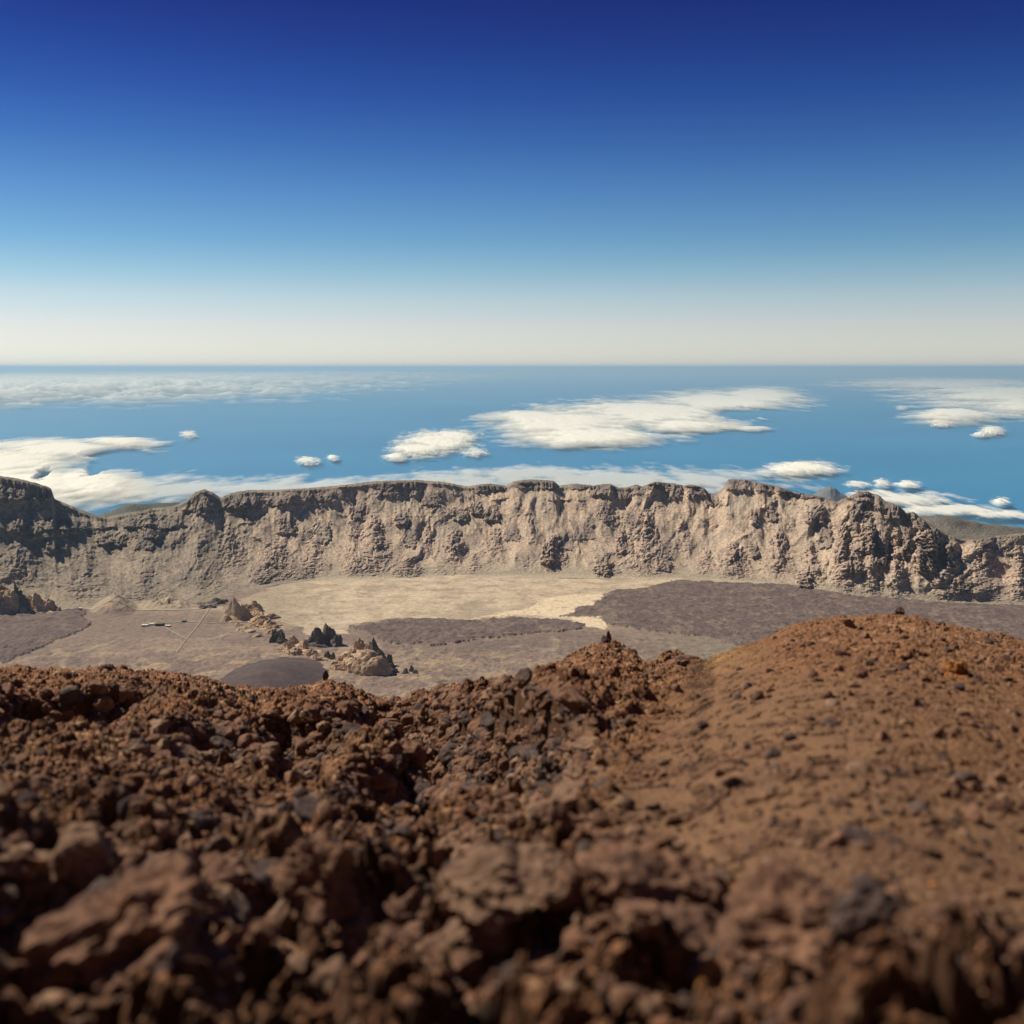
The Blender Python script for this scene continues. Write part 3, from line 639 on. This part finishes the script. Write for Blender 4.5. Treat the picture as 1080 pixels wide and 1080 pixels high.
P3x = PXf + 20 * w1 + 14 * w2; P3y = PYf + 9 * w1 + 8 * w2; P2x = PXf + 26 * fbm(X / 5, Y / 5, 403, 2) + 5 * w2; P2y = PYf + 9 * vn(X / 6, Y / 6, 404) + 3 * vn(X / 2.2, Y / 2.2, 406)
pit = np.zeros_like(Z); cave = np.zeros_like(Z); face = np.zeros_like(Z); lipm = np.zeros_like(Z)
for (cx, cy, hw, hh, d) in PITS:
    ty = cy - hh; sl_ = float(np.interp(pix(cx, 700)[0], az, slope[0] if slope.ndim > 1 else slope))
    rt = H0 / max(pix(cx, ty)[1] - sl_, .02)
    dep = min(2.0 * hh * (1.0 + .35 * (rt > 15)) * rt / FPX, 5.)
    u_ = np.abs(P2x - cx) / (hw * 1.08); v_ = (P2y - ty) / hh
    pk = sstep(1.05, .8, u_) * sstep(.02, .10, v_) * sstep(1.1, .5, v_); cave = np.maximum(cave, .0 * dep * pk); face = np.maximum(face, sstep(-.2, -.04, v_) * sstep(.6, .3, v_) * sstep(1.1, .95, u_))
    lipm = np.maximum(lipm, .38 * dep * sstep(-1.6, -.25, v_) * sstep(.06, -.02, v_) * sstep(1.25, .6, u_))
    pit = np.maximum(pit, dep * sstep(-.10, .50, v_) * sstep(1.9, .8, v_) * sstep(1.15, .55, u_))
# packed lava blocks at several sizes
def blocks(size, k, wp=.22):
    "angular blocks: every cell is a tilted facet with a crack round it"
    wx_ = wp * fbm(X / size * 1.3, Y / size * 1.3, k + 50, 3); wy_ = wp * fbm(X / size * 1.3 + 9, Y / size * 1.3, k + 60, 3)
    f1, f2, c, ox, oy = worley(X / size + wx_, Y / size + wy_, k, True)
    b = np.clip(f2 - f1, 0, .7)
    h2 = (c * 37.7) % 1; h3 = (c * 91.3) % 1
    fac = sstep(0, .22, b) * (.25 + .95 * c + 1.5 * ((h2 - .5) * ox + (h3 - .5) * oy)) + .25 * (b / .7) ** .5
    return fac, c, f1
b1, c1_, f1_ = blocks(1.7, 410); b2, c2_, _ = blocks(.58, 420); b3, c3_, _ = blocks(.23, 430); b4, c4_, _ = blocks(.10, 440); b5, c5_, _ = blocks(.95, 445)
def lump(b, c, p=.5): return b
zone = sstep(-.35, .35, fbm(X / 2.6, Y / 2.6, 447, 4, .6)); zone2 = sstep(-.3, .35, fbm(X / 1.4, Y / 1.4, 448, 3, .6))
big = fbm(X / 15, Y / 15, 405, 3) * 1.7 * sstep(12, 36, RR)
nr_ = sstep(20, 9.5, RR)
md = sstep(700, 770, PXf + 40 * w1) * sstep(965, 900, PYf + 20 * w1); mk = 1 - .62 * md
dsp = rg * (1 - .25 * face) * (.24 * mk * lump(b1, c1_, .45) * (.5 + .5 * sstep(8, 20, RR)) + .22 * mk * b5 * zone2 * (1 + 1.3 * nr_) + (.125 + .14 * nr_) * (.4 + .6 * mk) * lump(b2, c2_, .5) * (.35 + .9 * zone) + (.07 - .02 * nr_) * lump(b3, c3_, .55) * (.4 + .8 * zone2))
dsp = dsp + (.05 + .95 * rg) * (.045 * lump(b4, c4_, .6)) * (1 - .25 * face) + rg * (1 - .25 * face) * .10 * ridged(X / .9, Y / .9, 450, 5, .6) + .022 * fbm(X / .09, Y / .09, 460, 3, .6)
dsp = dsp + smo * (.04 * b3 * (c3_ > .86) + .04 * fbm(X / .8, Y / .8, 461, 4, .6) + .11 * fbm(X / 3.2, Y / 1.6, 462, 3))
crestk = sstep(.55, 1.0, RR / Dc[None, :])
Zf = Z + (dsp - .40 * rg * mk * (1 - .15 * crestk) + big * .75 * sstep(1.0, .6, RR / Dc[None, :]) * rg * (1 - md) + lipm * sstep(1.0, .85, RR / Dc[None, :]) - pit) * fadeo
jx = rg * .13 * fbm(X / .35, Y / .35, 470, 4, .6) * fadeo; jy = rg * (-.16) * fbm(X / .4, Y / .4, 471, 4, .6) * fadeo
jx = jx * (1 - .5 * face); jy = jy * (1 - .5 * face)
gx_ = np.abs(np.gradient(Zf, axis=0)) / np.maximum(np.abs(np.gradient(RR, axis=0)), 1e-4)
stp = rg * sstep(.9, 2.2, gx_) * fadeo * sstep(1.0, .92, RR / Dc[None, :])
jy = jy - stp * .15 * fbm(X / 1.6 + 3, Zf / .7, 472, 3, .55)
jy = jy + cave * fadeo
Xf = X + jx; Yf = Y + jy
# tint of the ground itself
XT = X + .6 * (Zf - Z); YT = Y + .9 * (Zf - Z)
t1 = fbm(XT / 2.4, YT / 2.4, 480, 4, .6); t2 = fbm(XT / .5, YT / .5, 481, 4, .65); t3 = fbm(X / 7, Y / 5, 482, 3)
C = mixc(col(.115, .062, .040) + 0 * Z[..., None], col(.20, .105, .058), .5 + 1.3 * t1 + .6 * t2)
C = mixc(C, col(.075, .055, .048), sstep(.0, .35, t2 + .5 * t3) * rg * .8)
C = mixc(C, mixc(col(.19, .092, .040), col(.245, .125, .055), .5 + 1.4 * t1), smo * .9)
C = mixc(C, col(.38, .25, .145), sstep(.16, .42, t2 + .45 * t1 + .35 * t3) * rg * .7)
C = mixc(C, col(.36, .215, .075), sstep(1, .4, np.hypot((P3x - 765) / 45, (P3y - 697) / 16)) * .8)
C = mixc(C, col(.32, .13, .035), sstep(1, .5, np.hypot((P3x - 1006) / 17, (P3y - 712) / 12)) * .9)
C = mixc(C, col(.13, .062, .034), (c3_ > .8) * .5 * np.ones_like(Z)); C = C * (1.04, .95, .86) * (1 + .30 * rg[..., None])
C = mixc(C, mixc(col(.150, .085, .048), col(.108, .060, .038), sstep(-.2, .3, t1)), smo * .85)
def lava_mat():
    m, Nn, Ll, b = new_mat('lava_ground', .97, .12)
    g = Nn.new('ShaderNodeNewGeometry'); P = g.outputs['Position']; a = Nn.new('ShaderNodeAttribute'); a.attribute_name = 'tone'
    n = noise_node(Nn, Ll, 9, 8, .75, P); r = ramp_node(Nn, Ll, n.outputs['Fac'], [(.3, (.5,) * 3), (.5, (1,) * 3), (.7, (1.55,) * 3)])
    c = mix_node(Nn, Ll, a.outputs['Color'], r.outputs[0], 1.0, 'MULTIPLY')
    # shade painted into the colour: steep faces darkened, upward faces lightened
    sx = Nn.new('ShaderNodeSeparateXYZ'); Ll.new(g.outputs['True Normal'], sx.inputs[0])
    shade_ramp = ramp_node(Nn, Ll, sx.outputs['Z'], [(.3, (.42,) * 3), (.8, (1.18,) * 3)])
    c = mix_node(Nn, Ll, c, shade_ramp.outputs[0], 1.0, 'MULTIPLY'); Ll.new(c, b.inputs['Base Color'])
    n2 = noise_node(Nn, Ll, 22, 9, .75, P)
    bp = Nn.new('ShaderNodeBump'); bp.inputs['Strength'].default_value = .8; bp.inputs['Distance'].default_value = .03
    Ll.new(n2.outputs['Fac'], bp.inputs['Height']); Ll.new(bp.outputs[0], b.inputs['Normal'])
    return m
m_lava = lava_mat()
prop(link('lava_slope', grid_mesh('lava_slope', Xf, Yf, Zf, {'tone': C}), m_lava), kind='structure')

# unseen summit cone behind the camera, added to block sky light from there
tb = np.radians(np.linspace(82, 278, 150))[None, :]; rb = (7 + 420 * np.linspace(0, 1, 120) ** 1.8)[:, None]
wb = sstep(0, R(28), tb - R(82)) * sstep(0, R(28), R(278) - tb)
xb_ = rb * np.sin(tb); yb_ = rb * np.cos(tb)
zb_ = -H0 - .6 + (rb - 7) * (.66 * wb - .1 * (1 - wb)) + np.minimum(rb / 12, 6) * fbm(xb_ / 14, yb_ / 14, 490, 5, .6)
Cb = mixc(col(.09, .052, .038), col(.16, .088, .055), .5 + fbm(xb_ / 8, yb_ / 8, 491, 4))
prop(link('volcano_cone_sky_block', grid_mesh('volcano_cone_sky_block', xb_, yb_, zb_, {'tone': Cb}), m_lava), kind='structure')

# ------------------------------------------------------------------ rocks lying on the slope
i0, i1 = len(near), len(near) + nr
gz = Zf[i0:i1]; gr = RR[i0:i1]; gpx = PXf[i0:i1]; gpy = PYf[i0:i1]; grg = rg[i0:i1]; gX = Xf[i0:i1]; gY = Yf[i0:i1]; gpit = pit[i0:i1]
inner = np.where(np.abs(az) < R(26.5))[0]; c_lo, c_hi = inner[0], inner[-1]
def spot(px, py):
    j = int(np.argmin(np.abs(az - pix(px, max(py, 640))[0]))); i = int(np.argmin(np.abs(gpy[:, j] - py)))
    return gX[i, j], gY[i, j], float(np.percentile(gz[max(i-4,0):i+5, max(j-4,0):j+5], 35)), gr[i, j]
m_rocks = [rock_mat('lava_rock_brown', [(.3, (.095, .052, .038)), (.7, (.235, .125, .076))], 1.5, .8, .03, 9),
           rock_mat('lava_rock_dark', [(.3, (.05, .036, .034)), (.7, (.12, .08, .065))], 1.5, .8, .03, 9),
           rock_mat('lava_rock_tan', [(.3, (.14, .082, .055)), (.7, (.27, .165, .105))], 1.5, .8, .03, 9),
           rock_mat('lava_rock_orange', [(.3, (.20, .085, .03)), (.7, (.38, .17, .05))], 1.5, .8, .03, 9)]
# boulders one can tell apart
def boulder(px, py, sx, sz, mat, label, seed, sub=5, tilt=(0, 0), rise=.35):
    x, y, z, r = spot(px, py); mpp = r / FPX
    V, F = rock_shape(sub, seed, .46, 8 if py < 900 else 3, 1)
    if py > 900: sx, sz = sx * 1.2, sz * 1.25
    V = V * np.array([sx * mpp / 2, sx * mpp / 2, sz * mpp / 2])
    o = link('boulder', make_mesh('boulder', V, F, False), m_rocks[mat]); o.location = (x, y, z + sz * mpp * rise)
    o.rotation_euler = (tilt[0], tilt[1], (seed * 1.7) % 6.28)
    return prop(o, label, 'boulder')
boulder(637, 688, 14, 12, 1, 'dark boulder with a pointed tip on the highest knob of the middle ridge', 501, 4, (.1, .15), .45)
boulder(641, 678, 8, 17, 1, 'thin upright spike of dark lava crowning the middle ridge', 502, 4, (0, .1), .3)
boulder(949, 653, 12, 11, 1, 'dark block sticking up on the skyline of the right mound', 503, 4, rise=.4)
boulder(992, 662, 14, 9, 1, 'low dark block on the skyline right of the other skyline block', 504, 4)
boulder(1005, 712, 26, 17, 3, 'bright orange boulder in the upper right of the mound', 505, 4, rise=.2)
boulder(918, 702, 11, 8, 1, 'dark lone stone below the skyline of the right mound', 506, 4)
boulder(343, 722, 9, 14, 1, 'small dark rock standing up on the skyline left of the saddle', 507, 4, rise=.4)
boulder(112, 712, 14, 12, 1, 'dark knob on the skyline of the left ridge', 508, 4, rise=.3)
boulder(505, 848, 44, 26, 2, 'pale grey brown block at the lip of the deepest hollow', 509, 5)
boulder(540, 1005, 110, 60, 2, 'large tan lava block with knobbly edge near the bottom centre', 510, 5, rise=0.35)
boulder(690, 985, 150, 90, 0, 'big rounded brown boulder near the bottom right of centre', 511, 5, rise=0.3)
boulder(160, 1040, 150, 95, 0, 'big brown boulder in the bottom left', 512, 5, rise=0.28)
boulder(855, 1000, 150, 80, 0, 'brown pitted boulder in the bottom right', 513, 5, rise=0.28)
boulder(340, 985, 90, 70, 0, 'upright brown boulder between two black hollows at the bottom', 514, 5, rise=0.35)
boulder(680, 905, 26, 20, 2, 'small pale grey stone among brown rubble right of centre', 515, 4, rise=.35)
boulder(1010, 985, 60, 34, 0, 'flat brown stone at the foot of the smooth slope near the right edge', 516, 5)
boulder(165, 950, 80, 50, 0, 'weathered brown block above the dark boulder in the bottom left', 518, 5)

def pick(n, q, lo=640, hi=1075, bias=1.0):
    out = []
    while len(out) < n:
        px = q.uniform(-20, 1100); py = lo + (hi - lo) * q.uniform() ** bias
        j = int(np.argmin(np.abs(az - pix(px, max(py, 640))[0])))
        if py < gpy[:, j].min() + 1: continue
        i = int(np.argmin(np.abs(gpy[:, j] - py)))
        out.append((i, j))
    return out
q = np.random.default_rng(99)
# 260 separate lava rocks
protos = [make_mesh('lava_rock', *rock_shape(4, 600 + i, .40, 7, .8), False) for i in range(10)]
for m_ in protos: pass
cnt = 0
variants = {}
for (i, j) in pick(1500, q, 660, 1070, 1.0):
    if cnt >= 260: break
    if gr[i, j] > 62 or (grg[i, j] < .5 and q.uniform() < .8) or gpit[i, j] > .35: continue
    mt = int(q.choice([0, 0, 0, 1, 1, 2])); pi = int(q.integers(10))
    if (pi, mt) not in variants:
        me = protos[pi].copy(); me.materials.append(m_rocks[mt]); variants[(pi, mt)] = me
    s = float(np.clip(q.lognormal(-2.2, .4), .05, .26)) * (1 + gr[i, j] / 60) * (.6 if grg[i, j] < .5 else 1)
    o = bpy.data.objects.new('lava_rock', variants[(pi, mt)]); S.collection.objects.link(o)
    o.location = (gX[i, j], gY[i, j], gz[i, j] + s * .15); o.scale = (s, s, s); o.rotation_euler = tuple(q.uniform(-.5, .5, 2)) + (q.uniform(0, 6.28),)
    pX, pY = gpx[i, j], gpy[i, j]
    size = 'small' if s < .11 else ('middling' if s < .16 else 'large'); tint_ = ['brown', 'dark', 'pale tan'][mt]
    where = ('near the bottom edge' if pY > 985 else 'in the near rubble' if pY > 900 else 'in the middle rubble' if pY > 820 else 'up the slope' if pY > 760 else 'close under the skyline')
    side = ('on the far left', 'left of centre', 'around the centre', 'right of centre', 'on the far right')[int(np.clip(pX // 216, 0, 4))]
    prop(o, f'{size} {tint_} lava rock {where}, {side}' + (', on smooth cinder' if grg[i, j] < .5 else ''), 'rock',
         'lava rocks strewn over the foreground slope')
    cnt += 1
# the rest of the rubble, past counting
def rubble(name, n, sub, smin, smax, seed, mats, keep, lo=645, spots_=None):
    q = np.random.default_rng(seed); shp = [rock_shape(sub, seed + i, .34, 6, .8) for i in range(14)]
    VV = []; FF = []; MI = []; k = 0
    for (i, j) in (spots_ or pick(n, q, lo, 1090, .8)):
        if spots_: pass
        elif not keep(i, j, q) or gpit[i, j] > .25 or (gpy[i, j] > 900 and q.uniform() < .6): continue
        V, F = shp[int(q.integers(14))]
        s = smin * (smax / smin) ** (q.uniform() ** 2.2) * (1 + gr[i, j] / 70) * (.7 if gr[i, j] < 10 else 1)
        a = q.uniform(0, 6.28); ca, sa = math.cos(a), math.sin(a); b_ = q.uniform(-.6, .6); cb, sb = math.cos(b_), math.sin(b_)
        M = np.array([[ca, -sa, 0], [sa, ca, 0], [0, 0, 1]]) @ np.array([[1, 0, 0], [0, cb, -sb], [0, sb, cb]])
        VV.append(V @ M.T * s + np.array([gX[i, j], gY[i, j], gz[i, j] + s * .15])); FF.append(F + k); k += len(V)
        MI.append(np.full(len(F), int(q.choice(len(mats), p=[.53, .22, .245, .005]))))
    me = make_mesh(name, np.vstack(VV), np.vstack(FF), False)
    o = link(name, me, mats[0])
    for m_ in mats[1:]: me.materials.append(m_)
    me.polygons.foreach_set('material_index', np.concatenate(MI).astype(np.int32)); me.update()
    return prop(o, kind='stuff')
o = rubble('lava_rubble', 15000, 2, .03, .16, 700, m_rocks, lambda i, j, q: grg[i, j] > .5 or q.uniform() < (.45 if gpy[i, j] < 745 and gpx[i, j] > 780 else .10))
prop(o, 'brown lava rubble covering the rough parts of the foreground slope', 'rubble')
gface = face[i0:i1] * rg[i0:i1] * (gpit > .05); fi, fj = np.where(gface[:, c_lo:c_hi] > .25)
sel = np.random.default_rng(5).choice(len(fi), 14000); fs = [(int(fi[a]), int(fj[a]) + int(c_lo)) for a in sel]
fs = [(a, b_) for a, b_ in fs if gr[a, b_] > 8]
o = rubble('lava_talus', 0, 3, .06, .32, 760, m_rocks, None, spots_=fs)
prop(o, 'dark angular lava blocks piled on the steep banks of the hollows', 'rubble')
gt1 = sstep(-.15, .3, t2[i0:i1] * .6 + t1[i0:i1] + .1)
o = rubble('cinder_gravel', 18000, 1, .018, .06, 800, m_rocks, lambda i, j, q: grg[i, j] < .7 and q.uniform() < gt1[i, j], 650)
prop(o, 'small brown cinder stones scattered over the smooth right hand slope', 'gravel')

# ------------------------------------------------------------------ haze
HAZE_D = 6.5e-6
mh = bpy.data.materials.new('air'); mh.use_nodes = True; Nn = mh.node_tree.nodes; Nn.clear()
ho = Nn.new('ShaderNodeOutputMaterial'); pv = Nn.new('ShaderNodeVolumePrincipled')
pv.inputs['Color'].default_value = (.52, .80, 1, 1); pv.inputs['Density'].default_value = HAZE_D; pv.inputs['Anisotropy'].default_value = .2
mh.node_tree.links.new(pv.outputs[0], ho.inputs['Volume'])
HR = SEA_R * 1.01
V, F = boxes([(-HR, HR, -HR, HR, SEA_Z - 1, 420.0)])
prop(link('haze', make_mesh('haze', V, F, False), mh), 'pale blue air thickening towards the horizon', 'haze', kind='stuff')
